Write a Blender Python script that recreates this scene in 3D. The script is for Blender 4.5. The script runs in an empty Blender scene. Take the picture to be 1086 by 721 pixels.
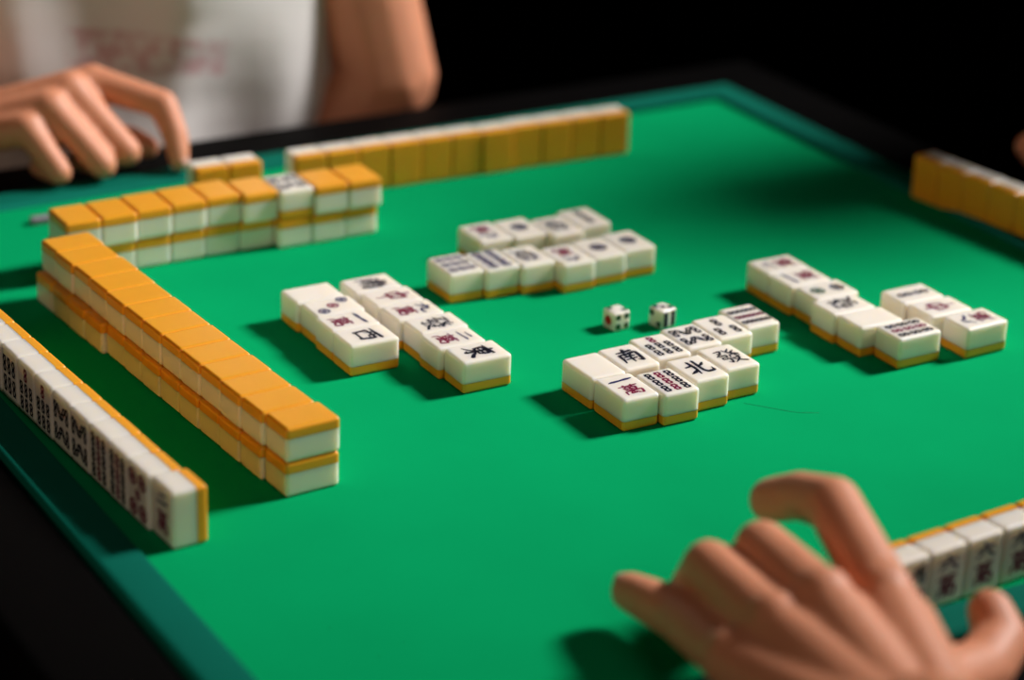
import bpy, bmesh, math, random
from mathutils import Vector, Matrix, noise
random.seed(7)
S = 0.001
CX, CY = 622.0, 968.0            # table centre in survey millimetres
TW, TL, TT = 20.05, 27.0, 16.7   # tile width, length, thickness (mm)
BACK = 0.315 * TT
scene = bpy.context.scene
COL = scene.collection


def V(x, y, z=0.0):
    return Vector(((x - CX) * S, (y - CY) * S, z * S))


# ------------------------------------------------------------------ materials
def lin(c):
    return tuple((v / 255.0 / 12.92) if v / 255.0 <= 0.04045 else ((v / 255.0 + 0.055) / 1.055) ** 2.4 for v in c)


def material(name, color, rough=0.5, sss=0.0, radius=(1, .8, .6), scale=0.004, spec=0.5, var=0.0, vscale=200.0,
             bump=0.0, bscale=900.0, sheen=0.0, sheen_tint=(1, 1, 1), coat=0.0):
    m = bpy.data.materials.new(name)
    m.use_nodes = True
    nt = m.node_tree
    b = nt.nodes['Principled BSDF']
    b.inputs['Base Color'].default_value = (*color, 1)
    b.inputs['Roughness'].default_value = rough
    b.inputs['Specular IOR Level'].default_value = spec
    if sss:
        b.inputs['Subsurface Weight'].default_value = sss
        b.inputs['Subsurface Radius'].default_value = radius
        b.inputs['Subsurface Scale'].default_value = scale
    if coat:
        b.inputs['Coat Weight'].default_value = coat
        b.inputs['Coat Roughness'].default_value = 0.1
    if sheen:
        b.inputs['Sheen Weight'].default_value = sheen
        b.inputs['Sheen Roughness'].default_value = 0.4
        b.inputs['Sheen Tint'].default_value = (*sheen_tint, 1)
    tc = nt.nodes.new('ShaderNodeTexCoord')
    if var:
        n = nt.nodes.new('ShaderNodeTexNoise')
        n.inputs['Scale'].default_value = vscale
        n.inputs['Detail'].default_value = 5
        nt.links.new(tc.outputs['Object'], n.inputs['Vector'])
        mx = nt.nodes.new('ShaderNodeMix')
        mx.data_type = 'RGBA'
        mx.inputs[6].default_value = (*[c * (1 - var) for c in color], 1)
        mx.inputs[7].default_value = (*[min(1, c * (1 + var)) for c in color], 1)
        nt.links.new(n.outputs['Fac'], mx.inputs[0])
        nt.links.new(mx.outputs[2], b.inputs['Base Color'])
    if bump:
        n2 = nt.nodes.new('ShaderNodeTexNoise')
        n2.inputs['Scale'].default_value = bscale
        n2.inputs['Detail'].default_value = 4
        nt.links.new(tc.outputs['Object'], n2.inputs['Vector'])
        bp = nt.nodes.new('ShaderNodeBump')
        bp.inputs['Strength'].default_value = bump
        bp.inputs['Distance'].default_value = 0.0005
        nt.links.new(n2.outputs['Fac'], bp.inputs['Height'])
        nt.links.new(bp.outputs['Normal'], b.inputs['Normal'])
    return m


M_IVORY = material('ivory_resin', (0.86, 0.80, 0.70), 0.28, sss=1.0, radius=(1, .9, .68), scale=0.006, var=0.02, vscale=60)
M_AMBER = material('amber_resin', (0.84, 0.37, 0.018), 0.30, sss=0.35, radius=(1, .45, .08), scale=0.0025, var=0.03, vscale=60)
M_BLACK = material('black_paint', (0.006, 0.007, 0.02), 0.6, spec=0.15)
M_RED = material('crimson_paint', (0.20, 0.008, 0.05), 0.6, spec=0.15)
M_GREEN = material('bottle_green_paint', (0.012, 0.075, 0.025), 0.6, spec=0.15)
M_NAVY = material('navy_paint', (0.012, 0.015, 0.09), 0.6, spec=0.15)
M_SCARLET = material('scarlet_paint', (0.55, 0.02, 0.01), 0.6, spec=0.15)
M_FELT = material('green_felt', (0.0006, 0.335, 0.108), 0.95, spec=0.02, var=0.10, vscale=14, bump=0.25, bscale=1600,
                  sheen=0.14, sheen_tint=(0.0, 1, 0.75))
M_RIM = material('teal_rim_felt', (0.0008, 0.135, 0.09), 0.85, spec=0.06, var=0.06, vscale=40, bump=0.15, bscale=1400)
M_FRAME = material('black_plastic', (0.0022, 0.002, 0.002), 0.6, spec=0.025, var=0.1, vscale=80)
M_SKIN = material('skin', (0.72, 0.295, 0.16), 0.52, sss=0.15, radius=(1, .35, .18), scale=0.004, var=0.10, vscale=45, bump=0.15, bscale=700)
M_NAIL = material('fingernail', (0.74, 0.42, 0.34), 0.28, var=0.03, vscale=90)
M_HAIR = material('black_hair', (0.012, 0.009, 0.008), 0.5, var=0.2, vscale=300)
M_CLOTH_BLACK = material('black_cotton', (0.012, 0.012, 0.012), 0.9, spec=0.1, var=0.3, vscale=60, bump=0.4, bscale=300)
M_STICK = material('grey_plastic', (0.30, 0.27, 0.33), 0.4, var=0.05, vscale=90)
M_THREAD = material('dark_thread', (0.002, 0.09, 0.03), 0.8, var=0.1)
M_WALL = material('dark_wall_paint', (0.003, 0.0026, 0.0024), 0.95, spec=0.01, var=0.3, vscale=3)
M_WOOD = material('dark_brown_wood', (0.018, 0.008, 0.004), 0.7, spec=0.1, var=0.3, vscale=9)
M_FLOOR = material('dark_floor', (0.003, 0.0026, 0.0026), 0.9, spec=0.02, var=0.2, vscale=6)


def shirt_material():
    m = material('white_cotton', (0.80, 0.78, 0.76), 0.9, spec=0.1, bump=0.3, bscale=500)
    nt = m.node_tree
    b = nt.nodes['Principled BSDF']
    tc = nt.nodes.new('ShaderNodeTexCoord')
    mp = nt.nodes.new('ShaderNodeMapping')
    # print zone: a band across the chest, in the shirt's own coordinates (metres)
    nt.links.new(tc.outputs['Object'], mp.inputs['Vector'])
    sx = nt.nodes.new('ShaderNodeSeparateXYZ')
    nt.links.new(mp.outputs['Vector'], sx.inputs['Vector'])

    def window(out, c, half):
        a = nt.nodes.new('ShaderNodeMath'); a.operation = 'SUBTRACT'; a.inputs[1].default_value = c
        nt.links.new(out, a.inputs[0])
        d = nt.nodes.new('ShaderNodeMath'); d.operation = 'ABSOLUTE'; nt.links.new(a.outputs[0], d.inputs[0])
        e = nt.nodes.new('ShaderNodeMapRange')
        e.inputs['From Min'].default_value = half; e.inputs['From Max'].default_value = half * 0.8
        nt.links.new(d.outputs[0], e.inputs['Value'])
        return e.outputs['Result']

    # band runs slightly downhill from the wearer's right to left
    k = nt.nodes.new('ShaderNodeMath'); k.operation = 'MULTIPLY_ADD'
    k.inputs[1].default_value = 0.16
    nt.links.new(sx.outputs['X'], k.inputs[0]); nt.links.new(sx.outputs['Z'], k.inputs[2])
    wz = window(k.outputs[0], PRINT_Z, 0.014)
    wx = window(sx.outputs['X'], PRINT_X, 0.055)
    vo = nt.nodes.new('ShaderNodeTexNoise')
    vo.inputs['Scale'].default_value = 120; vo.inputs['Detail'].default_value = 2
    nt.links.new(tc.outputs['Object'], vo.inputs['Vector'])
    th = nt.nodes.new('ShaderNodeMapRange')
    th.inputs['From Min'].default_value = 0.36; th.inputs['From Max'].default_value = 0.62
    nt.links.new(vo.outputs['Fac'], th.inputs['Value'])
    m1 = nt.nodes.new('ShaderNodeMath'); m1.operation = 'MULTIPLY'; nt.links.new(wz, m1.inputs[0]); nt.links.new(wx, m1.inputs[1])
    m2 = nt.nodes.new('ShaderNodeMath'); m2.operation = 'MULTIPLY'; nt.links.new(m1.outputs[0], m2.inputs[0]); nt.links.new(th.outputs['Result'], m2.inputs[1])
    m3 = nt.nodes.new('ShaderNodeMath'); m3.operation = 'MULTIPLY'; m3.inputs[1].default_value = 0.55
    nt.links.new(m2.outputs[0], m3.inputs[0])
    mx = nt.nodes.new('ShaderNodeMix'); mx.data_type = 'RGBA'
    mx.inputs[6].default_value = (0.80, 0.78, 0.76, 1)
    mx.inputs[7].default_value = (0.55, 0.16, 0.20, 1)
    nt.links.new(m3.outputs[0], mx.inputs[0])
    nt.links.new(mx.outputs[2], b.inputs['Base Color'])
    return m


PRINT_X, PRINT_Z = -0.066, 0.036
M_SHIRT = shirt_material()


# ------------------------------------------------------------------ helpers
def link(name, me, parent=None, smooth=False):
    o = bpy.data.objects.new(name, me)
    COL.objects.link(o)
    if parent:
        o.parent = parent
    if smooth:
        for p in me.polygons:
            p.use_smooth = True
    return o


def mesh_of(name, bm, *mats):
    me = bpy.data.meshes.new(name)
    bm.normal_update()
    bm.to_mesh(me)
    bm.free()
    for m in mats:
        me.materials.append(m)
    return me


def empty(name, loc, yaw=0.0):
    o = bpy.data.objects.new(name, None)
    o.empty_display_size = 0.01
    COL.objects.link(o)
    o.location = loc
    o.rotation_euler = (0, 0, yaw)
    return o


def tag(o, label, cat, group=None):
    o['label'] = label
    o['category'] = cat
    if group:
        o['group'] = group
    return o


def add_box(bm, lo, hi, bevel=0.0, seg=3):
    g = bmesh.ops.create_cube(bm, size=1.0)
    vs = g['verts']
    for v in vs:
        v.co = Vector([lo[i] + (v.co[i] + 0.5) * (hi[i] - lo[i]) for i in range(3)])
    if bevel:
        es = list({e for v in vs for e in v.link_edges})
        bmesh.ops.bevel(bm, geom=es, offset=bevel, segments=seg, profile=0.5, affect='EDGES')


def structure(name, lo, hi, mat):
    bm = bmesh.new()
    add_box(bm, lo, hi)
    o = link(name, mesh_of(name, bm, mat))
    o['kind'] = 'structure'
    return o


# ------------------------------------------------------------------ glyphs (painted marks), 100 x 100 grid
GLYPH = {
    'one': [[(-8, 40, 4), (16, 48, 14), (50, 52, 10), (84, 60, 14), (108, 66, 6)]],
    'two': [[(24, 74, 5), (50, 77, 7), (76, 84, 8)], [(6, 22, 5), (45, 27, 8), (94, 38, 9)]],
    'six': [[(46, 98, 9), (56, 80, 6)], [(8, 62, 5), (50, 66, 9), (92, 74, 8)], [(40, 52, 8), (26, 28, 7), (8, 8, 3)], [(60, 52, 5), (78, 28, 9), (94, 10, 9)]],
    'eight': [[(40, 84, 8), (30, 40, 7), (8, 10, 3)], [(54, 88, 5), (68, 42, 9), (96, 12, 9)]],
    'nine': [[(44, 98, 7), (38, 48, 8), (6, 6, 3)], [(8, 64, 5), (40, 70, 7), (68, 76, 8), (62, 30, 8), (72, 12, 9), (96, 14, 8), (96, 32, 3)]],
    'wan': [[(6, 86, 5), (50, 88, 8), (94, 94, 7)], [(32, 100, 8), (36, 76, 6)], [(70, 100, 8), (64, 78, 6)], [(24, 72, 7), (28, 44, 7)], [(24, 72, 5), (78, 76, 8), (72, 46, 7)],
            [(27, 58, 6), (74, 60, 6)], [(28, 45, 6), (72, 47, 6)], [(51, 76, 7), (50, 12, 7)], [(14, 34, 7), (10, 2, 5)], [(14, 34, 5), (50, 36, 7), (92, 42, 8), (86, 6, 8), (70, 12, 3)],
            [(44, 32, 5), (32, 12, 7), (64, 18, 7)], [(60, 26, 4), (70, 10, 8)]],
    'zhong': [[(16, 72, 8), (22, 36, 7)], [(16, 72, 6), (56, 76, 8), (88, 80, 9), (80, 40, 7)], [(22, 38, 6), (80, 42, 7)], [(50, 100, 9), (50, 50, 9), (50, 0, 3)]],
    'dong': [[(12, 82, 5), (50, 86, 8), (88, 92, 7)], [(22, 72, 8), (28, 42, 7)], [(22, 72, 5), (80, 78, 8), (72, 44, 7)], [(27, 57, 5), (75, 61, 6)], [(28, 43, 5), (72, 46, 6)],
             [(50, 102, 8), (51, 50, 9), (50, 2, 8), (38, 12, 3)], [(46, 42, 7), (30, 22, 6), (6, 8, 3)], [(54, 42, 4), (74, 22, 9), (96, 8, 10)]],
    'nan': [[(18, 82, 5), (50, 85, 8), (84, 92, 8)], [(56, 104, 10), (44, 74, 6)], [(18, 64, 9), (16, 30, 8), (10, 2, 4)], [(18, 64, 5), (60, 68, 9), (92, 74, 10), (86, 8, 10), (68, 16, 3)],
            [(36, 62, 5), (44, 50, 7)], [(66, 66, 7), (56, 50, 5)], [(28, 44, 5), (74, 50, 6)], [(26, 26, 5), (74, 32, 6)], [(52, 50, 7), (50, 4, 5)]],
    'xi': [[(6, 88, 5), (50, 92, 9), (96, 98, 10)], [(38, 88, 7), (36, 66, 6), (28, 48, 3)], [(62, 92, 7), (60, 58, 6), (80, 54, 4)], [(14, 66, 9), (20, 6, 8)],
           [(14, 66, 5), (88, 72, 9), (80, 8, 9)], [(20, 14, 6), (80, 16, 7)]],
    'bei': [[(36, 98, 8), (40, 50, 9), (34, 2, 4)], [(8, 62, 5), (36, 68, 8)], [(2, 12, 4), (24, 22, 10), (38, 34, 5)], [(62, 102, 8), (60, 30, 9), (70, 10, 10), (98, 12, 8), (100, 34, 3)], [(92, 80, 4), (78, 66, 8), (62, 58, 5)]],
    'fa': [[(14, 92, 4), (44, 96, 7), (30, 74, 6), (6, 56, 3)], [(22, 80, 4), (32, 70, 7)], [(84, 102, 4), (66, 86, 7)], [(96, 88, 4), (76, 74, 7)], [(54, 98, 5), (68, 74, 8), (98, 56, 9)],
           [(16, 56, 5), (46, 60, 7), (42, 44, 6)], [(18, 44, 4), (42, 45, 6)], [(20, 43, 6), (18, 30, 6)], [(18, 30, 4), (46, 33, 7), (40, 2, 7), (26, 10, 3)],
           [(62, 58, 6), (54, 38, 3)], [(62, 58, 4), (82, 60, 7), (84, 42, 6), (98, 46, 3)], [(52, 30, 4), (86, 34, 7), (72, 14, 6), (50, -2, 3)], [(58, 26, 4), (74, 12, 7), (100, -2, 8)]],
}


def ribbon(bm, pts, mi, z):
    """one brush stroke: a tapered, round-ended band through (x, y, half-width) points"""
    # resample with Catmull-Rom so the stroke bends softly
    P = []
    n = len(pts)
    for i in range(n - 1):
        p0, p1, p2, p3 = pts[max(i - 1, 0)], pts[i], pts[i + 1], pts[min(i + 2, n - 1)]
        for k in range(4):
            t = k / 4
            c = []
            for a, b, d, e in zip(p0, p1, p2, p3):
                if n == 2:
                    c.append(b + (d - b) * t)
                else:
                    ta, tb = (d - a) * 0.25, (e - b) * 0.25
                    c.append((2 * t**3 - 3 * t**2 + 1) * b + (t**3 - 2 * t**2 + t) * ta + (-2 * t**3 + 3 * t**2) * d + (t**3 - t**2) * tb)
            P.append(c)
    P.append(list(pts[-1]))
    left, right = [], []
    m = len(P)
    for i in range(m):
        a, b = P[max(i - 1, 0)], P[min(i + 1, m - 1)]
        dx, dy = b[0] - a[0], b[1] - a[1]
        L = math.hypot(dx, dy) or 1
        nx, ny = -dy / L, dx / L
        x, y, w = P[i]
        w = max(w, 0.6)
        left.append(bm.verts.new((x + nx * w * .5, y + ny * w * .5, z)))
        right.append(bm.verts.new((x - nx * w * .5, y - ny * w * .5, z)))
    for i in range(m - 1):
        f = bm.faces.new((right[i], right[i + 1], left[i + 1], left[i]))
        f.material_index = mi
    for idx, sgn in ((0, -1), (m - 1, 1)):
        a, b = P[max(idx - 1, 0)], P[min(idx + 1, m - 1)]
        dx, dy = b[0] - a[0], b[1] - a[1]
        L = math.hypot(dx, dy) or 1
        ex, ey = dx / L * sgn, dy / L * sgn
        x, y, w = P[idx]
        w = max(w, 0.6)
        tip = bm.verts.new((x + ex * w * .4, y + ey * w * .4, z))
        f = bm.faces.new((left[idx], tip, right[idx]) if sgn > 0 else (right[idx], tip, left[idx]))
        f.material_index = mi


def ring(bm, cx, cy, r0, r1, mi, z, n=20):
    o = [bm.verts.new((cx + r1 * math.cos(2 * math.pi * k / n), cy + r1 * math.sin(2 * math.pi * k / n), z)) for k in range(n)]
    if r0 <= 0:
        f = bm.faces.new(o); f.material_index = mi
        return
    i_ = [bm.verts.new((cx + r0 * math.cos(2 * math.pi * k / n), cy + r0 * math.sin(2 * math.pi * k / n), z)) for k in range(n)]
    for k in range(n):
        f = bm.faces.new((o[k], o[(k + 1) % n], i_[(k + 1) % n], i_[k])); f.material_index = mi


def glyph_into(bm, key, mi, cx, cy, w, h, bold=1.0):
    sub = bmesh.new()
    for st in GLYPH[key]:
        ribbon(sub, [(x, y, ww * 1.25 * bold) for x, y, ww in st], mi, 0)
    for v in sub.verts:
        v.co = Vector((cx + (v.co.x / 100 - .5) * w, cy + (v.co.y / 100 - .5) * h, 0))
    tmp = bpy.data.meshes.new('tmp')
    sub.to_mesh(tmp); sub.free()
    bm.from_mesh(tmp)
    bpy.data.meshes.remove(tmp)


def bamboo(bm, cx, cy, h, w, mi, ang=0.0):
    """one knotted bamboo stick"""
    n0 = len(bm.verts)
    sub = bmesh.new()
    for s in (-1, 1):
        ribbon(sub, [(s * w * .14, -h * .46, w * .30), (s * w * .36, -h * .24, w * .37), (s * w * .12, 0, w * .30), (s * w * .36, h * .24, w * .37), (s * w * .14, h * .46, w * .30)], mi, 0)
    for y in (-.45, 0, .45):
        ribbon(sub, [(-w * .34, y * h, w * .27), (w * .34, y * h, w * .27)], mi, 0)
    c, s_ = math.cos(ang), math.sin(ang)
    for v in sub.verts:
        v.co = Vector((cx + c * v.co.x - s_ * v.co.y, cy + s_ * v.co.x + c * v.co.y, 0))
    tmp = bpy.data.meshes.new('tmp')
    sub.to_mesh(tmp); sub.free()
    bm.from_mesh(tmp)
    bpy.data.meshes.remove(tmp)


def symbol_mesh(kind):
    """painted marks of one tile face, millimetres, x right, y up, centred"""
    bm = bmesh.new()
    mats = [M_BLACK, M_RED, M_GREEN, M_NAVY]
    K, R, G_, N = 0, 1, 2, 3
    if kind.endswith('_wan'):
        num = kind[:-4]
        glyph_into(bm, num, N, 0, 6.4, 11.5, 7.0, 1.5)
        glyph_into(bm, 'wan', R, 0, -4.2, 11.5, 10.4, 1.15)
    elif kind in ('dong', 'nan', 'xi', 'bei'):
        glyph_into(bm, kind, K, 0, 0, 13.2, 12.0 if kind == 'xi' else 14.5, 1.3)
    elif kind == 'fa':
        glyph_into(bm, 'fa', K, 0, 0, 13.2, 14.5, 1.1)
    elif kind == 'zhong':
        glyph_into(bm, 'zhong', R, 0, 0, 11, 18.5, 1.2)
    elif kind.startswith('bamboo'):
        k = int(kind[6:])
        if k == 9:
            for c, x in enumerate((-5.4, 0, 5.4)):
                for y in (7.4, 0, -7.4):
                    bamboo(bm, x, y, 6.4, 3.6, R if c == 1 else K)
        elif k == 90:
            for c, y in enumerate((6.6, 0, -6.6)):
                for x in (-5.6, 0, 5.6):
                    bamboo(bm, x, y, 5.4, 3.6, R if c == 1 else K, math.pi / 2)
        elif k == 8:
            for sgn in (1, -1):
                for x in (-6.4, 6.4):
                    bamboo(bm, x, sgn * 5.4, 8.4, 3.3, K)
                for x, a in ((-2.1, .62), (2.1, -.62)):
                    bamboo(bm, x, sgn * 5.4, 8.0, 3.3, K, a * sgn)
        elif k == 7:
            bamboo(bm, 0, 7.9, 6.2, 3.6, R)
            for x in (-5.4, 0, 5.4):
                for y in (.4, -7.2):
                    bamboo(bm, x, y, 6.2, 3.6, K)
        elif k == 6:
            for x in (-5.2, 0, 5.2):
                for y in (5.0, -5.0):
                    bamboo(bm, x, y, 8.2, 3.7, K)
        elif k == 3:
            bamboo(bm, 0, 5.4, 8.4, 3.8, K)
            for x in (-4.6, 4.6):
                bamboo(bm, x, -5.2, 8.4, 3.8, K)
        elif k == 2:
            for y in (5.2, -5.2):
                bamboo(bm, 0, y, 9.2, 4.0, K)
    elif kind.startswith('circle') or kind == 'redfive':
        def pin(x, y, r, mi):
            ring(bm, x, y, r * .66, r, mi, 0)
            ring(bm, x, y, 0, r * .46, mi, 0)
        if kind == 'redfive':
            for x in (-4.7, 4.7):
                for y in (7.2, -7.2):
                    pin(x, y, 3.9, R)
            pin(0, 0, 2.6, R)
        else:
            k = int(kind[6:])
            if k == 9:
                for j, y in enumerate((7.6, 0, -7.6)):
                    for x in (-5.5, 0, 5.5):
                        pin(x, y, 2.6, N)
            elif k == 8:
                for x in (-3.8, 3.8):
                    for y in (9, 3, -3, -9):
                        pin(x, y, 2.95, N)
            elif k == 3:
                for i, (x, y) in enumerate(((-5.0, 7.2), (0, 0), (5.0, -7.2))):
                    pin(x, y, 3.1, R if i == 1 else N)
            elif k == 2:
                pin(0, 6.2, 4.0, G_); pin(0, -6.2, 4.0, K)
            elif k == 1:
                ring(bm, 0, 0, 3.6, 4.8, K, 0); ring(bm, 0, 0, 1.9, 3.1, N, 0); ring(bm, 0, 0, 0, 1.4, K, 0)
    for v in bm.verts:
        v.co = Vector((v.co.x, v.co.y, TT + 0.025)) * S
    bmesh.ops.recalc_face_normals(bm, faces=bm.faces)
    for f in bm.faces:
        if f.normal.z < 0:
            f.normal_flip()
    return mesh_of('symbol_' + kind, bm, *mats)


# ------------------------------------------------------------------ tile body and back (shared meshes)
def tile_meshes():
    out = []
    for lower in (False, True):
        bm = bmesh.new()
        g = 0.06
        add_box(bm, (-TW / 2 + g / 2, -TL / 2, 0), (TW / 2 - g / 2, TL / 2, TT), 1.8, 5)
        bmesh.ops.bisect_plane(bm, geom=bm.verts[:] + bm.edges[:] + bm.faces[:], plane_co=(0, 0, BACK), plane_no=(0, 0, 1),
                               clear_outer=lower, clear_inner=not lower)
        rim = [e for e in bm.edges if e.is_boundary]
        bmesh.ops.holes_fill(bm, edges=rim, sides=0)
        for e in bm.edges:
            if all(abs(v.co.z - BACK) < 1e-3 for v in e.verts):
                e.smooth = False
        for v in bm.verts:
            v.co *= S
        bmesh.ops.recalc_face_normals(bm, faces=bm.faces)
        out.append(mesh_of('tile_back' if lower else 'tile_body', bm, M_AMBER if lower else M_IVORY))
    for me in out:
        for p in me.polygons:
            p.use_smooth = True
    return out


BODY, BACKM = tile_meshes()
SYMBOLS = {}
C0 = Vector((0, 0, TT / 2 * S))


def pose_matrix(pose):
    """matrix of the parts inside the tile's Empty (base of the tile at the Empty)"""
    kind, d = pose
    if kind == 'up':
        R = Matrix.Rotation({'+y': 0, '-x': math.pi / 2, '+x': -math.pi / 2, '-y': math.pi}[d], 3, 'Z')
        h = TT / 2
    elif kind == 'down':
        R = Matrix.Rotation({'y': 0, 'x': -math.pi / 2}[d], 3, 'Z') @ Matrix.Rotation(math.pi, 3, 'Y')
        h = TT / 2
    else:
        n = {'-x': Vector((-1, 0, 0)), '+x': Vector((1, 0, 0)), '-y': Vector((0, -1, 0)), '+y': Vector((0, 1, 0))}[d]
        Y = Vector((0, 0, 1))
        X = Y.cross(n)
        R = Matrix((X, Y, n)).transposed()
        h = TL / 2
    loc = Vector((0, 0, h * S)) - R @ C0
    return Matrix.Translation(loc) @ R.to_4x4()


def footprint(pose):
    k, d = pose
    if k == 'up':
        return (TW, TL) if d[1] == 'y' else (TL, TW)
    if k == 'down':
        return (TW, TL) if d == 'y' else (TL, TW)
    return (TT, TW) if d[1] == 'x' else (TW, TT)


def tile(x0, y0, pose, symbol, label, group, yaw=0.0, z=0.0):
    """x0, y0: the footprint's corner nearest the survey origin (mm); yaw in degrees about that corner"""
    w, d = footprint(pose)
    a = math.radians(yaw)
    cx = x0 + math.cos(a) * w / 2 - math.sin(a) * d / 2
    cy = y0 + math.sin(a) * w / 2 + math.cos(a) * d / 2
    root = empty('mahjong_tile', V(cx, cy, z), a)
    tag(root, label, 'mahjong tile', group)
    M = pose_matrix(pose)
    parts = [('body', BODY), ('back', BACKM)]
    if symbol:
        if symbol not in SYMBOLS:
            SYMBOLS[symbol] = symbol_mesh(symbol)
        parts.append(('symbol', SYMBOLS[symbol]))
    for n, me in parts:
        o = bpy.data.objects.new(n, me)
        COL.objects.link(o)
        o.parent = root
        o.matrix_local = M
        if n != 'symbol':
            wn = o.modifiers.new('weighted', 'WEIGHTED_NORMAL')
            wn.keep_sharp = True
    return root


ORD = ['first', 'second', 'third', 'fourth', 'fifth', 'sixth', 'seventh', 'eighth', 'ninth', 'tenth', 'eleventh', 'twelfth', 'thirteenth']
LOOK = {
    'one_wan': 'a crimson character below one stroke', 'two_wan': 'a crimson character below two strokes',
    'six_wan': 'a dark six above a crimson character', 'nine_wan': 'a dark nine above a crimson character',
    'eight_wan': 'two strokes above a crimson character',
    'dong': 'a black east character', 'nan': 'a black south character', 'xi': 'a black west character', 'bei': 'a black north character',
    'fa': 'a dense black character', 'zhong': 'a lone crimson character',
    'bamboo9': 'nine bamboo sticks', 'bamboo90': 'three rows of bamboo sticks', 'bamboo8': 'eight slanting bamboo sticks', 'bamboo7': 'seven bamboo sticks, one red',
    'bamboo6': 'six dark bamboo sticks', 'bamboo3': 'three dark bamboo sticks', 'bamboo2': 'two bamboo sticks end to end',
    'redfive': 'five red circles', 'circle9': 'nine circles', 'circle8': 'eight navy circles', 'circle3': 'three circles on a diagonal',
    'circle2': 'two dark circles', 'circle1': 'one ringed circle', None: 'a blank ivory face',
}

# ---- discards of the near player (text upright towards +y)
A = [(579.4, 864.0, 'one_wan', -.3), (599.8, 860.6, 'bamboo9', -.8), (621.7, 867.0, 'bei', .6), (642.7, 871.6, 'fa', 0)]
for i, (x, y, s, yw) in enumerate(A):
    tile(x, y, ('up', '+y'), s, 'ivory tile with %s, %s in the sharp four-tile row' % (LOOK[s], ORD[i]), 'sharp outer discard row by the dice', yw)
B = [(578.6, 890.8, None, .4), (599.2, 893.0, 'nan', 0), (620.0, 897.0, 'bamboo7', .3), (640.7, 900.8, 'bamboo8', 0), (661.4, 903.8, 'bamboo3', 0), (681.8, 909.2, 'bamboo90', 0)]
B[0] = (578.6, 891.4, None, .4)
for i, (x, y, s, yw) in enumerate(B):
    tile(x, y + .2, ('up', '+y'), s, 'ivory tile with %s, %s in the row beside the dice' % (LOOK[s], ORD[i]), 'six-tile discard row beside the dice', yw)
# ---- discards of the player on the low x side (text up towards +x)
Cx = [494.0, 494.2, 495.8, 494.2]
Cs = ['xi', 'one_wan', 'circle3', None]
for i in range(4):
    tile(Cx[i], 976.2 + 20.2 * i, ('up', '+x'), Cs[i], 'ivory tile with %s, %s beside the long orange wall' % (LOOK[Cs[i]], ORD[i]), 'four-tile discard row by the orange wall')
Dx = [533.3, 530.6, 532.0, 529.6, 528.6, 526.8]
Ds = ['dong', 'two_wan', 'fa', 'nine_wan', 'zhong', 'nan']
for i in range(6):
    tile(Dx[i], 934.4 + 20.15 * i, ('up', '+x'), Ds[i], 'ivory tile with %s, %s in the middle six-tile row' % (LOOK[Ds[i]], ORD[i]), 'six-tile discard row in the middle of the felt', -.3 if i == 0 else 0)
# ---- discards of the far player (text up towards -y)
Ex = [(582.6, 1036.4, 'circle9'), (602.8, 1033.6, 'circle8'), (623.0, 1030.6, 'fa'), (643.2, 1022.4, 'six_wan'), (663.5, 1024.0, 'circle1'), (683.8, 1026.2, 'circle1')]
EL = ['ivory tile with nine blue circles, at the end of the far block', 'ivory tile with eight navy circles, next to the nine-circle tile',
      'ivory tile with a dense black character, third in far front row', 'ivory tile with crimson character, jutting forward in the far front row',
      'ivory tile with one ringed circle, beside the jutting far tile', 'ivory tile with one ringed circle, at the far block end over the dice']
for (x, y, s), lb in zip(Ex, EL):
    tile(x, y, ('up', '-y'), s, lb, 'front row of the far discards')
Fx = [(620.3, 1070.8, 'nine_wan'), (640.6, 1069.0, 'circle1'), (660.9, 1062.6, 'fa'), (681.3, 1067.5, 'bamboo2')]
FL = ['blurred ivory tile with crimson character, at the start of the back row', 'blurred ivory tile with one circle, second in the back row',
      'blurred ivory tile with dense dark character, third in the back row', 'blurred ivory tile with two bamboo sticks, standing out behind the back row']
for (x, y, s), lb in zip(Fx, FL):
    tile(x, y, ('up', '-y'), s, lb, 'back row of the far discards')
# ---- discards of the player on the high x side (text up towards -x)
Gx = [(741.8, 863.8, 'bamboo9', .7), (733.4, 884.2, None, 0), (731.6, 904.4, 'fa', 0), (736.2, 924.6, 'circle2', 0), (733.8, 944.8, 'one_wan', 0), (734.0, 965.0, 'two_wan', -.4)]
GL = ['ivory tile with nine bamboo sticks, front of the six-tile row in shade', 'blank ivory tile, behind the nine-bamboo tile in the shaded row',
      'ivory tile with dense dark character, between blank and two-circle tiles', 'ivory tile with two dark circles, in the middle of the shaded row',
      'ivory tile with crimson character and one stroke, next to the two-circle tile', 'ivory tile with crimson character and two strokes, back of the shaded row']
for (x, y, s, yw), lb in zip(Gx, GL):
    tile(x, y, ('up', '-x'), s, lb, 'six-tile discard row on the shaded side', yw)
Hx = [(781.2, 858.8, 'eight_wan', 1.6), (775.0, 879.9, 'zhong', 0), (773.2, 900.2, 'bamboo2', 0)]
HL = ['ivory tile with crimson character and slanting strokes, front of the three-tile row', 'ivory tile with a lone crimson character, middle of the three-tile row',
      'ivory tile with two dark bamboo sticks, back of the three-tile row']
for (x, y, s, yw), lb in zip(Hx, HL):
    tile(x, y, ('up', '-x'), s, lb, 'three-tile discard row on the shaded side', yw)

# ---- long double wall
def row_point(x0, y0, yaw, along_x, along_y):
    a = math.radians(yaw)
    return x0 + math.cos(a) * along_x - math.sin(a) * along_y, y0 + math.sin(a) * along_x + math.cos(a) * along_y


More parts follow.
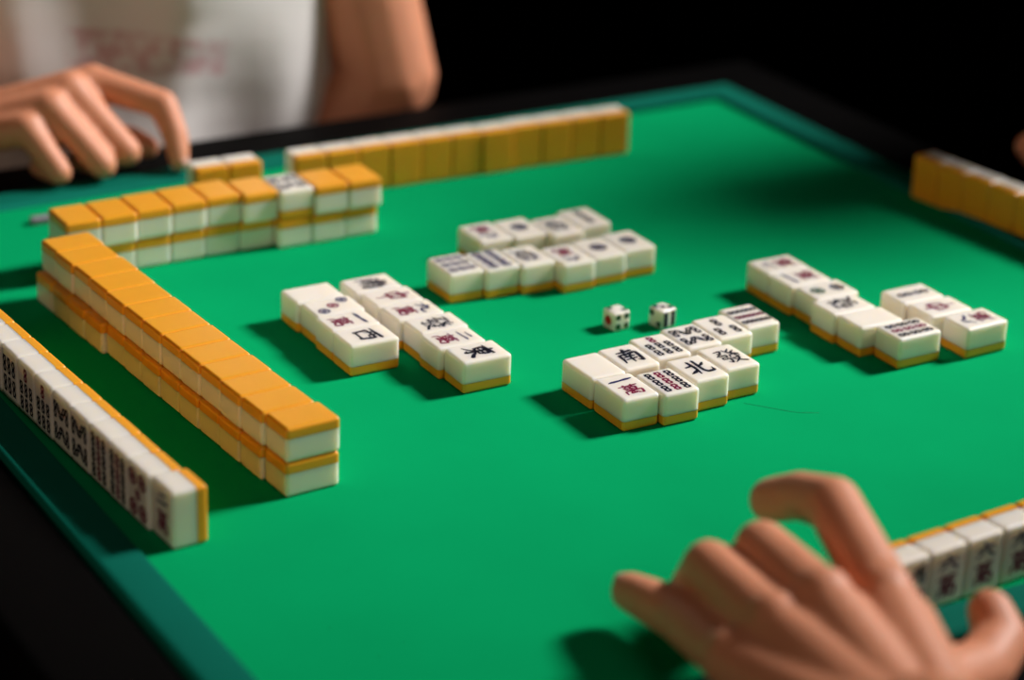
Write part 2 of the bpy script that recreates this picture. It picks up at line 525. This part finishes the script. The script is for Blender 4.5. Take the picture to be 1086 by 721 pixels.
YL = 3.1
for layer in (0, 1):
    for i in range(13):
        jx = [1.6, .2, -.2, .3, 0, .2, -.1, .1, -.3, .2, .6, -.2, .3][i] if layer else [1.2, -.6, -1.0, -.8, -1.1, -.9, -1.2, -1.0, -.6, -3.2, -3.4, -3.0, -3.2][i]
        x, y = row_point(409.6, 873.4, YL, jx, 20.17 * i)
        tile(x, y, ('down', 'x'), None, '%s orange-backed tile from the sharp end, %s layer of the long double wall' % (ORD[i], 'upper' if layer else 'lower'),
             '%s layer of the long double wall' % ('upper' if layer else 'lower'), YL, z=layer * (TT + .05))
# ---- short double wall in front of the far player
Fy = [1150.2, 1150.4, 1152.0, 1152.8, 1153.8, 1149.8, 1146.6, 1145.4, 1145.0]
for i in range(9):
    y = [1152.5, 1152.5, 1153.0, 1153.4, 1153.8, 1153.4, 1147.0, 1146.6, 1147.0][i]
    tile(414.4 + 20.3 * i, y, ('down', 'y'), None, '%s tile from the dark end, lower layer of the short double wall' % ORD[i], 'lower layer of the short double wall')
for i in range(9):
    x = 415.2 + 20.4 * i
    if i == 6:
        tile(x, Fy[i], ('up', '-y'), 'bamboo8', 'the only tile turned face up on the short double wall', 'upper layer of the short double wall', z=TT + .05)
    else:
        tile(x, Fy[i], ('down', 'y'), None, '%s orange-topped tile atop the short double wall, counted from its dark end' % ORD[i], 'upper layer of the short double wall', z=TT + .05)
# ---- standing hand on the low x side
Hs = ['two_wan', 'redfive', 'bamboo9', 'bamboo9', 'bamboo8', 'bamboo8', 'bamboo7', 'bamboo7', 'bamboo6', 'bamboo6', 'bamboo6', 'bamboo9']
for i, s in enumerate(Hs):
    jx = [1.9, .1, 0, .2, 0, .1, -.1, 0, .1, 0, 0, 0][i]
    x, y = row_point(346.2, 851.0, 2.7, jx, 20.17 * i)
    tile(x, y, ('stand', '-x'), s, 'standing tile with %s, %s in the dark-edge row' % (LOOK[s], ORD[i]), 'standing row facing the dark table edge', 2.7)
# ---- far player's standing hand
for i in range(11):
    x, y = row_point(577.4, 1212.0, -2.5, 20.2 * i, random.uniform(-.3, .3) - (.9 if i == 6 else 0))
    tile(x, y, ('stand', '+y'), None, 'standing tile, %s from the loose pair along the far orange row' % ORD[i], 'long standing row below the bare arm', -2.5)
for i in range(2):
    x, y = row_point(517.5, 1216.0, -1.5, 20.4 * i, 0)
    tile(x, y, ('stand', '+y'), None, ['white-topped standing tile of the loose pair, beside the pointing fingertip', 'white-topped standing tile of the loose pair, beside the long standing row'][i], 'loose standing pair by the fingertip', -1.5)
# ---- standing hand on the high x side (seen from its orange backs)
for i in range(7):
    x, y = row_point(909.0, 1063.4, 6.2, 0, -20.2 * (i + 1))
    tile(x, y, ('stand', '+x'), None, '%s orange-backed standing tile from the far end of the shaded row' % ORD[i], 'shaded standing row by the player in black', 6.2)
# ---- near player's standing hand
Ns = ['bamboo8', 'six_wan', 'six_wan', 'nine_wan', 'nine_wan']
NL = ['standing tile with dark bamboo sticks, half hidden behind the near hand', 'standing tile with a dark six, second from the near hand',
      'standing tile with a dark six, third from the near hand', 'standing tile with a dark nine, fourth from the near hand', 'standing tile with a dark nine, fifth from the near hand']
for i, s in enumerate(Ns):
    x, y = row_point(578.4, 663.6, 4.0, 20.6 * i, 0)
    tile(x, y, ('stand', '-y'), s, NL[i], 'standing row beside the near thumb', 4.0)


# ------------------------------------------------------------------ dice
def die(cx, cy, yaw, faces, label, size=10.4):
    root = empty('die', V(cx, cy, 0), math.radians(yaw))
    tag(root, label, 'die', 'pair of dice on the felt')
    bm = bmesh.new()
    h = size / 2
    add_box(bm, (-h, -h, 0), (h, h, size), 1.5, 4)
    for v in bm.verts:
        v.co *= S
    o = link('cube_body', mesh_of('die_body', bm, M_IVORY), root, True)
    o.modifiers.new('weighted', 'WEIGHTED_NORMAL')
    q = size * .25
    LAY = {1: [(0, 0)], 2: [(-q, q), (q, -q)], 3: [(-q, q), (0, 0), (q, -q)], 4: [(-q, -q), (-q, q), (q, -q), (q, q)],
           5: [(-q, -q), (-q, q), (q, -q), (q, q), (0, 0)], 6: [(-q, -q), (-q, 0), (-q, q), (q, -q), (q, 0), (q, q)]}
    for n, k in faces.items():
        N = {'top': Vector((0, 0, 1)), '-x': Vector((-1, 0, 0)), '-y': Vector((0, -1, 0)), '+x': Vector((1, 0, 0)), '+y': Vector((0, 1, 0))}[n]
        U = Vector((0, 0, 1)) if n != 'top' else Vector((0, 1, 0))
        R = U.cross(N)
        for a, b in LAY[k]:
            pb = bmesh.new()
            r = 2.6 if k == 1 else 1.6
            c = Vector((0, 0, h)) + N * (h + .03) + R * a + U * b
            ring_v = [pb.verts.new((c + (R * math.cos(t * math.pi / 8) + U * math.sin(t * math.pi / 8)) * r) * S) for t in range(16)]
            low = [pb.verts.new((c - N * .1 + (R * math.cos(t * math.pi / 8) + U * math.sin(t * math.pi / 8)) * r) * S) for t in range(16)]
            pb.faces.new(ring_v)
            for t in range(16):
                pb.faces.new((low[t], low[(t + 1) % 16], ring_v[(t + 1) % 16], ring_v[t]))
            pm = mesh_of('pip', pb, M_SCARLET if k == 1 else (M_GREEN if k in (2, 4) else M_BLACK))
            link('pip', pm, root)
    return root


die(644.6, 972.6, 5, {'top': 2, '-x': 1, '-y': 4, '+x': 6, '+y': 3}, 'white die with one big red pip facing the orange wall')
die(667.6, 964.6, 12, {'top': 3, '-x': 2, '-y': 6, '+x': 5, '+y': 1}, 'white die with two green pips, behind the six-tile row')


# ------------------------------------------------------------------ table
X0, X1, Y0, Y1 = 335.0, 912.0, 663.0, 1268.0
RW, FWD = 21.0, 50.0


def frame_mesh(name, outer, inner, zlo, zhi, mat, bev, seg=3):
    """a rectangular frame with a rounded top"""
    bm = bmesh.new()
    rings = []
    (ax, ay, bx, by), (cx, cy, dx, dy) = outer, inner
    prof = [(0, zlo), (0, zhi - bev)]
    for k in range(1, seg + 1):
        t = k / seg * math.pi / 2
        prof.append((bev * (1 - math.cos(t)), zhi - bev + bev * math.sin(t)))
    Wd = None
    prof2 = [(-p[0], p[1]) for p in reversed(prof)]
    for o, z in prof:
        rings.append([V(ax + o, ay + o, z), V(bx - o, ay + o, z), V(bx - o, by - o, z), V(ax + o, by - o, z)])
    for o, z in prof2:
        rings.append([V(cx + o, cy + o, z), V(dx - o, cy + o, z), V(dx - o, dy - o, z), V(cx + o, dy - o, z)])
    vs = [[bm.verts.new(p) for p in r] for r in rings]
    n = len(vs)
    for i in range(n):
        a, b = vs[i], vs[(i + 1) % n]
        for k in range(4):
            bm.faces.new((a[k], a[(k + 1) % 4], b[(k + 1) % 4], b[k]))
    bmesh.ops.recalc_face_normals(bm, faces=bm.faces)
    return mesh_of(name, bm, mat)


table = empty('mahjong_table', V(CX, CY, -720))
tag(table, 'square mahjong table with green felt, teal rim and black frame', 'table')


def tpart(name, me, smooth=False):
    o = link(name, me, table, smooth)
    o.location = -table.location
    return o


bm = bmesh.new()
lo, hi = V(X0 - 3, Y0 - 3, -14), V(X1 + 3, Y1 + 3, 0)
add_box(bm, lo, hi)
tpart('playing_surface', mesh_of('playing_surface', bm, M_FELT))
tpart('rim', frame_mesh('rim', (X0 - RW, Y0 - RW, X1 + RW, Y1 + RW), (X0, Y0, X1, Y1), -16, 3.9, M_RIM, 3.4, 4), True)
tpart('frame', frame_mesh('frame', (X0 - RW - FWD, Y0 - RW - FWD, X1 + RW + FWD, Y1 + RW + FWD), (X0 - RW - .4, Y0 - RW - .4, X1 + RW + .4, Y1 + RW + .4), -75, 0.5, M_FRAME, 5, 4), True)
bm = bmesh.new()
add_box(bm, V(X0 - RW, Y0 - RW, -75), V(X1 + RW, Y1 + RW, -16))
tpart('casing', mesh_of('casing', bm, M_FRAME))
for sx in (X0 - 40, X1 - 10):
    for sy in (Y0 - 40, Y1 - 10):
        bm = bmesh.new()
        add_box(bm, V(sx, sy, -720), V(sx + 50, sy + 50, -75), 0.006, 2)
        tpart('leg', mesh_of('leg', bm, M_FRAME))

# scoring stick behind the short wall
bm = bmesh.new()
add_box(bm, (-.030, -.003, 0), (.030, .003, .004), .0012, 3)
st = link('scoring_stick', mesh_of('scoring_stick', bm, M_STICK), None, True)
st.location = V(458, 1241, 0)
st.rotation_euler = (0, 0, math.radians(-2))
tag(st, 'thin grey scoring stick poking out behind the short double wall', 'scoring stick')

# fine dark fibres on the felt
def thread(pts, label, r=.07):
    bm = bmesh.new()
    loops = []
    for k, (x, y) in enumerate(pts):
        a, b = pts[max(k - 1, 0)], pts[min(k + 1, len(pts) - 1)]
        d = Vector((b[0] - a[0], b[1] - a[1], 0)).normalized()
        n = Vector((-d.y, d.x, 0))
        loops.append([bm.verts.new(V(x, y, r) + (n * math.cos(t * math.pi / 3) + Vector((0, 0, 1)) * math.sin(t * math.pi / 3)) * r * S) for t in range(6)])
    for p, q_ in zip(loops, loops[1:]):
        for t in range(6):
            bm.faces.new((p[t], p[(t + 1) % 6], q_[(t + 1) % 6], q_[t]))
    bm.faces.new(loops[0]); bm.faces.new(loops[-1])
    bmesh.ops.recalc_face_normals(bm, faces=bm.faces)
    tag(link('thread', mesh_of('thread', bm, M_THREAD), None, True), label, 'thread')


thread([(650, 866), (655, 860), (663, 850), (668, 845), (676, 841)], 'fine dark thread lying on felt past the dense-character tile')


# ------------------------------------------------------------------ organic bodies
def organic(name, segs, mat, voxel=1.6, smooth=6, parent=None, blobs=(), fold=None, dims=1.0):
    """one continuous surface around tapered limbs; segs: (p, r, q, r2) in survey mm, blobs: (centre, (rx, ry, rz))"""
    bm = bmesh.new()

    def ball(c, rx, ry, rz):
        g = bmesh.ops.create_icosphere(bm, subdivisions=2, radius=1.0)
        for v in g['verts']:
            v.co = Vector((v.co.x * rx * 1.03, v.co.y * ry * 1.03, v.co.z * rz * 1.03)) * S + c
    for p, r, q_, r2 in segs:
        a, b = V(*p), V(*q_)
        L = (b - a).length / S
        n = max(2, int(L / (0.28 * min(r, r2))) + 1)
        for k in range(n + 1):
            t = k / n
            rr = r + (r2 - r) * t
            ball(a.lerp(b, t), rr, rr, rr)
    for c, (rx, ry, rz) in blobs:
        ball(V(*c), rx, ry, rz)
    me = mesh_of(name + '_cage', bm, mat)
    tmp = bpy.data.objects.new('tmp_cage', me)
    COL.objects.link(tmp)
    rm = tmp.modifiers.new('remesh', 'REMESH')
    rm.mode = 'VOXEL'
    rm.voxel_size = voxel * S
    sm = tmp.modifiers.new('smooth', 'SMOOTH')
    sm.factor = 0.5
    sm.iterations = smooth
    dg = bpy.context.evaluated_depsgraph_get()
    out = bpy.data.meshes.new_from_object(tmp.evaluated_get(dg))
    bpy.data.objects.remove(tmp)
    bpy.data.meshes.remove(me)
    out.name = name
    if not out.materials:
        out.materials.append(mat)
    if fold:
        nrm = [v.normal.copy() for v in out.vertices]
        for v, n in zip(out.vertices, nrm):
            v.co += n * fold(v.co)
    for p in out.polygons:
        p.use_smooth = True
    return link(name, out, parent)


def finger(segs, joints, radii):
    for i in range(len(joints) - 1):
        segs.append((joints[i], radii[i], joints[i + 1], radii[i + 1]))


def nail(parent, tip, prev, up, w, l):
    """thin fingernail plate on the back of a fingertip"""
    t, p = V(*tip), V(*prev)
    d = (t - p).normalized()
    n = (Vector(up) - d * Vector(up).dot(d)).normalized()
    s = d.cross(n)
    bm = bmesh.new()
    g = bmesh.ops.create_uvsphere(bm, u_segments=16, v_segments=8, radius=1.0)
    for v in g['verts']:
        a, b, c = v.co
        v.co = t + d * (a * l * S + .001) + s * (b * w * S) + n * (c * .9 * S - (b * b) * 1.6 * S) + n * (parent_r * S)
    o = link('fingernail', mesh_of('fingernail', bm, M_NAIL), parent, True)
    o['label'] = 'pale pink fingernail'
    return o


# ---- near player's left hand, resting at the end of the near standing row
near = empty('person', V(700, 215, -720))
tag(near, 'out-of-focus hand of a person reaching over the near edge of the felt', 'person')
seg = []
idx = [(535.2, 617.9, 47), (547.9, 667.7, 60), (549, 689.3, 53.5), (546.5, 705.1, 45)]
mid = [(510, 621.8, 49), (517.2, 670.9, 47), (523.9, 683.4, 30), (522.9, 686.9, 15)]
rin = [(491.7, 625, 42), (498.2, 678.4, 40), (501.7, 692.6, 23), (502.4, 695.5, 10)]
pin_ = [(475.7, 629.6, 30), (484.9, 678.6, 21), (484.8, 697, 18.5), (484.5, 710.5, 16)]
thb = [(528, 581, 28), (565.3, 593.8, 20), (584.1, 604.6, 21.8), (586.7, 615.5, 28.8)]
finger(seg, idx, (12, 11.2, 10, 9.2))
finger(seg, mid, (12, 10.8, 9.4, 8.2))
finger(seg, rin, (11.5, 10.4, 9, 8))
finger(seg, pin_, (10.5, 9.6, 9.2, 8.2))
finger(seg, thb, (14, 12, 11, 9))
wr = (500, 545, 36)
for m, r in ((idx, 12), (mid, 12.5), (rin, 12), (pin_, 11.5)):
    base = m[0]
    w = (wr[0] + (base[0] - 510) * .45, wr[1] + 8, wr[2] - 2)
    seg.append((base, r, w, 17))
    seg.append(((base[0], base[1] - 14, base[2] - 5), r, w, 16))
seg.append(((530, 582, 28), 14, (545, 612, 30), 12))
seg.append((wr, 24, (520, 420, 40), 31))
seg.append(((520, 420, 40), 33, (555, 300, 50), 40))
seg.append(((555, 300, 50), 42, (575, 235, 230), 50))
seg.append(((575, 235, 230), 50, (650, 215, 290), 54))
seg.append(((820, 235, 230), 50, (750, 215, 290), 54))
seg.append(((820, 235, 230), 48, (850, 300, 40), 40))
seg.append(((850, 300, 40), 38, (760, 360, -90), 26))
seg.append(((700, 215, 270), 92, (700, 205, -180), 102))
seg.append(((700, 222, 300), 54, (700, 245, 390), 48))
hand = organic('body', [tuple(s) for s in seg], M_SKIN, 1.7, 4, near, [((535, 618.5, 51), (11, 11, 10)), ((510, 622.5, 53), (11, 11, 10)), ((491.5, 626, 46), (10.5, 10.5, 9.5)), ((475.5, 630, 33.5), (9.5, 9.5, 9)), ((700, 262, 480), (74, 92, 108)), ((700, 352, 465), (11, 16, 20)), ((628, 255, 475), (9, 18, 28)), ((772, 255, 475), (9, 18, 28)), ((700, 332, 415), (36, 30, 26)), ((700, 205, -190), (150, 110, 70))])
hand.location = -near.location
parent_r = 6.2
for jt in (idx, pin_):
    n = nail(near, jt[3], jt[2], (-.3, -.3, 1), 4.6, 5.8)
    n.location = -near.location
def sleeve_fold(co):
    return 0.006 * math.sin(co.z * 60 + co.x * 30)
sl = organic('black_shirt', [((561, 280, 105), 52, (576, 235, 235), 64), ((838, 275, 105), 52, (820, 235, 235), 64), ((700, 215, 265), 112, (700, 205, -175), 120)], M_CLOTH_BLACK, 6, 4, near,
             [((640, 215, 235), (110, 92, 84)), ((760, 215, 235), (110, 92, 84)), ((700, 210, 0), (172, 118, 240))], fold=sleeve_fold)
nh = organic('hair', [((700, 245, 520), 74, (700, 225, 460), 76)], M_HAIR, 5, 2, near, [((700, 255, 530), (82, 92, 72))])
nh.location = -near.location
nt_ = organic('trousers', [((640, 215, -230), 84, (630, 460, -260), 66), ((760, 215, -230), 84, (770, 460, -260), 66), ((630, 460, -260), 60, (630, 470, -660), 46), ((770, 460, -260), 60, (770, 470, -660), 46)], M_CLOTH_BLACK, 8, 3, near,
               [((700, 195, -240), (165, 120, 80))])
nt_.location = -near.location
sl.location = -near.location

# ---- far player in the white T-shirt
far = empty('person', V(545, 1440, -720))
tag(far, 'person in a white T-shirt across the table, fist on the felt rim', 'person')
seg = []
fi = [(499, 1326, 50), (532, 1298, 40), (534.5, 1286, 23), (533, 1277.5, 10.8)]
fm = [(481.6, 1318, 50), (505.3, 1289, 17), (503, 1299, 12.5), (496, 1308, 11)]
fr = [(466, 1308, 44), (487, 1281, 14), (485, 1291, 13.5), (480, 1301, 12)]
fp = [(449.6, 1303, 35), (461.2, 1283, 12.5), (459, 1291, 11.5), (455, 1299, 12)]
ft = [(470, 1330, 26), (502, 1322, 16), (515, 1309, 16.5), (523, 1301, 13.5)]
finger(seg, fi, (10.5, 8.8, 8.0, 6.4))
finger(seg, fm, (10.5, 8.6, 8.0, 7.2))
finger(seg, fr, (10.0, 8.2, 7.6, 7))
finger(seg, fp, (9.2, 7.4, 7.0, 6.4))
finger(seg, ft, (12, 10, 9, 7))
fw = (424, 1342, 27)
for m, r in ((fi, 11), (fm, 11.5), (fr, 11), (fp, 10)):
    seg.append((m[0], r, (fw[0] + (m[0][0] - 474) * .2, fw[1] + (m[0][1] - 1314) * .6, fw[2] + (m[0][2] - 45) * .3), 14))
seg.append(((460, 1330, 32), 15, (478, 1322, 34), 14))
seg.append((fw, 22, (330, 1402, 47), 32))
seg.append(((330, 1402, 47), 34, (345, 1475, 280), 44))           # upper arm of the resting hand
seg.append(((345, 1470, 280), 46, (420, 1480, 330), 52))
seg.append(((727, 1388, 8), 34, (711, 1420, 120), 37))          # the other arm, hanging beside the table
seg.append(((712, 1420, 120), 37, (708, 1475, 290), 46))
seg.append(((708, 1475, 290), 48, (650, 1490, 330), 52))
seg.append(((726, 1390, 4), 33, (650, 1402, -100), 30))
seg.append(((650, 1402, -100), 28, (600, 1388, -130), 26))
seg.append(((545, 1480, 300), 80, (545, 1470, -180), 95))
seg.append(((545, 1478, 330), 52, (545, 1468, 430), 48))
blobs = [((545, 1455, 520), (72, 90, 105)), ((545, 1367, 505), (11, 16, 20)), ((474, 1465, 515), (9, 18, 28)), ((616, 1465, 515), (9, 18, 28)), ((545, 1385, 455), (36, 30, 26)),
         ((455, 1480, 150), (60, 70, 140)), ((635, 1480, 150), (60, 70, 140)), ((545, 1480, -190), (150, 110, 70))]
body = organic('body', seg, M_SKIN, 2.4, 5, far, blobs)
body.location = -far.location
parent_r = 5.2
nl = nail(far, fi[3], fi[2], (.7, -.8, .3), 4.0, 5.2)
nl.location = -far.location


def shirt_fold(co):
    x, z = co.x, co.z
    f = 0.006 * math.sin(38 * (x + 0.30 * z) + 1.5 * math.sin(7 * z)) + 0.002 * math.sin(48 * (x - 0.6 * z) + 2 * math.sin(9 * x))
    f *= max(0.0, min(1.0, (0.12 - x) / 0.1))
    f += 0.009 * noise.noise(Vector((x * 7, co.y * 7, z * 3.5))) - 0.002
    return f


sh = [((572, 1468, 270), 100, (572, 1462, -170), 104)]
sb = []
for z in range(-190, 300, 14):
    sb.append(((572, 1466, z), (170, 98, 60)))
sb += [((440, 1478, 300), (90, 66, 60)), ((650, 1478, 300), (90, 66, 60))]
sh += [((362, 1468, 250), 64, (395, 1478, 300), 66), ((706, 1475, 240), 60, (690, 1482, 300), 66)]
shirt = organic('t_shirt', sh, M_SHIRT, 4, 30, far, sb, fold=shirt_fold)
shirt.location = -far.location
shirt['label'] = 'white cotton T-shirt with a faded pink print'
trs = organic('trousers', [((490, 1450, -230), 82, (480, 1200, -260), 66), ((600, 1450, -230), 82, (610, 1200, -260), 66), ((480, 1200, -260), 60, (480, 1190, -660), 46), ((610, 1200, -260), 60, (610, 1190, -660), 46)], M_CLOTH_BLACK, 7, 3, far,
              [((545, 1470, -240), (165, 120, 80))])
trs.location = -far.location
hr = organic('hair', [((545, 1480, 560), 72, (545, 1500, 500), 74)], M_HAIR, 5, 2, far, [((545, 1465, 570), (80, 90, 70))])
hr.location = -far.location

# ---- player in black on the high x side: hand just in view, head and shoulders out of frame
rp = empty('person', V(1380, 1020, -720))
tag(rp, 'player in black whose hand rests behind the shaded standing row', 'person')
seg = []
rk = [(1010, 1050, 30), (1004, 1034, 30), (1000, 1018, 28), (998, 1004, 24)]
for j, k in enumerate(rk):
    seg.append((k, 10.5 - j * .6, (k[0] - 22, k[1] + 2, k[2] - 6), 8.8 - j * .5))
    seg.append(((k[0] - 22, k[1] + 2, k[2] - 6), 8.6 - j * .5, (k[0] - 14, k[1] + 2, k[2] - 16), 7.8 - j * .4))
    seg.append(((k[0] - 14, k[1] + 2, k[2] - 16), 7.6 - j * .4, (k[0] + 4, k[1] + 1, k[2] - 19), 7 - j * .4))
    seg.append((k, 11, (1072 + j, 1062 - j * 6, 26), 15))
seg.append(((1045, 1040, 20), 12, (1012, 1016, 8.5), 9))
seg.append(((1012, 1016, 8.5), 9, (992, 1012, 9), 7.5))
seg.append(((1075, 1056, 26), 23, (1200, 1130, 20), 36))
seg.append(((1200, 1130, 20), 38, (1400, 1180, 230), 46))
seg.append(((1130, 830, -60), 30, (1220, 850, -20), 38))
seg.append(((1220, 850, -20), 38, (1400, 870, 230), 46))
seg.append(((1400, 1180, 230), 50, (1410, 1090, 280), 55))
seg.append(((1400, 870, 230), 50, (1410, 950, 280), 55))
seg.append(((1410, 1022, 260), 90, (1410, 1020, -180), 100))
seg.append(((1400, 1018, 285), 52, (1365, 1020, 320), 46))
blobs = [((1332, 1024, 400), (94, 80, 110)), ((1240, 1024, 385), (16, 11, 20)), ((1335, 946, 395), (18, 9, 28)), ((1335, 1103, 395), (18, 9, 28)), ((1268, 1024, 335), (30, 36, 26)),
         ((1410, 1020, -190), (110, 150, 70)), ((1100, 815, -80), (40, 34, 24))]
rb = organic('body', seg, M_SKIN, 2.6, 5, rp, blobs)
rb.location = -rp.location
bs = organic('black_shirt', [((1240, 1140, 60), 54, (1400, 1178, 235), 66), ((1250, 858, 20), 54, (1400, 872, 235), 66), ((1410, 1022, 250), 110, (1410, 1020, -180), 118)], M_CLOTH_BLACK, 6, 3, rp,
             [((1410, 1080, 220), (100, 130, 90)), ((1410, 960, 220), (100, 130, 90)), ((1412, 1020, 0), (116, 170, 240))])
bs.location = -rp.location
bt = organic('trousers', [((1400, 950, -230), 84, (1130, 940, -260), 66), ((1400, 1090, -230), 84, (1130, 1100, -260), 66), ((1130, 940, -260), 60, (1120, 940, -660), 46), ((1130, 1100, -260), 60, (1120, 1100, -660), 46)], M_CLOTH_BLACK, 8, 3, rp,
             [((1420, 1020, -240), (120, 165, 80))])
bt.location = -rp.location
bh = organic('hair', [((1360, 1024, 440), 78, (1379, 1024, 385), 80)], M_HAIR, 5, 2, rp, [((1342, 1024, 450), (96, 88, 76))])
bh.location = -rp.location

# ------------------------------------------------------------------ room
structure('floor', (-3.2, -3.2, -.77), (4.2, 4.6, -.72), M_FLOOR)
structure('wall_back', (-3.2, 3.4, -.72), (4.2, 3.5, 2.2), M_WALL)
structure('wall_right', (3.6, -3.2, -.72), (3.7, 3.4, 2.2), M_WALL)
structure('wall_left', (-3.2, -3.2, -.72), (-3.1, 3.4, 2.2), M_WALL)
structure('wall_front', (-3.2, -3.2, -.72), (3.7, -3.1, 2.2), M_WALL)
structure('ceiling', (-3.2, -3.2, 2.2), (4.2, 4.6, 2.25), M_WALL)

# ------------------------------------------------------------------ light
def area(name, loc, target, size, power, color, sy=None):
    l = bpy.data.lights.new(name, 'AREA')
    l.energy = power
    l.color = color
    l.size = size
    if sy:
        l.shape = 'RECTANGLE'
        l.size_y = sy
    o = bpy.data.objects.new(name, l)
    COL.objects.link(o)
    o.location = loc
    d = Vector(target) - Vector(loc)
    o.rotation_euler = d.to_track_quat('-Z', 'Y').to_euler()
    return o


el, az, dist = math.radians(39), math.radians(-4), 2.6
KD = Vector((math.cos(el) * math.cos(az), math.cos(el) * math.sin(az), math.sin(el)))
kl = area('window_daylight', KD * dist, (-.06, .07, 0), 0.52, 5.7, (1.0, 0.95, 0.93))
kl.data.spread = math.radians(36)
area('front_fill', (-0.35, -2.3, 1.25), (0.0, 0, 0), 0.6, 6.5, (1.0, 0.80, 0.66))  # unseen warm fill, added to brighten tile sides facing the near player
area('side_fill', (-2.3, -.7, .45), (-.2, 0, 0), 0.5, 4.5, (1.0, 0.74, 0.55))  # weak warm fill, added to lift the standing faces on the low x side
w = bpy.data.worlds.new('room_ambient')
scene.world = w
w.use_nodes = True
bg = w.node_tree.nodes['Background']
bg.inputs[0].default_value = (1.0, 0.85, 0.7, 1)
bg.inputs[1].default_value = 0.012

# ------------------------------------------------------------------ camera
cam = bpy.data.cameras.new('camera')
co = bpy.data.objects.new('camera', cam)
COL.objects.link(co)
f, h, pit, roll, yaw = 2608.55, 492.03, 0.405958, 0.0331679, 0.539737
fwd = Vector((math.sin(yaw) * math.cos(pit), math.cos(yaw) * math.cos(pit), -math.sin(pit)))
rt = Vector((math.cos(yaw), -math.sin(yaw), 0))
up = rt.cross(fwd)
r2 = rt * math.cos(roll) + up * math.sin(roll)
u2 = -rt * math.sin(roll) + up * math.cos(roll)
Mc = Matrix((r2, u2, -fwd)).transposed().to_4x4()
Mc.translation = V(0, 0, h)
co.matrix_world = Mc
cam.sensor_width = 36
cam.lens = f / 1086 * 36
cam.clip_start = 0.02
cam.clip_end = 30
cam.dof.use_dof = True
cam.dof.focus_distance = 1.155
cam.dof.aperture_fstop = cam.lens / 22.5
cam.dof.aperture_blades = 0
scene.camera = co

scene.view_settings.view_transform = 'Standard'
scene.view_settings.look = 'None'
scene.view_settings.gamma = 1
scene.view_settings.exposure = 0
scene.view_settings.use_curve_mapping = False
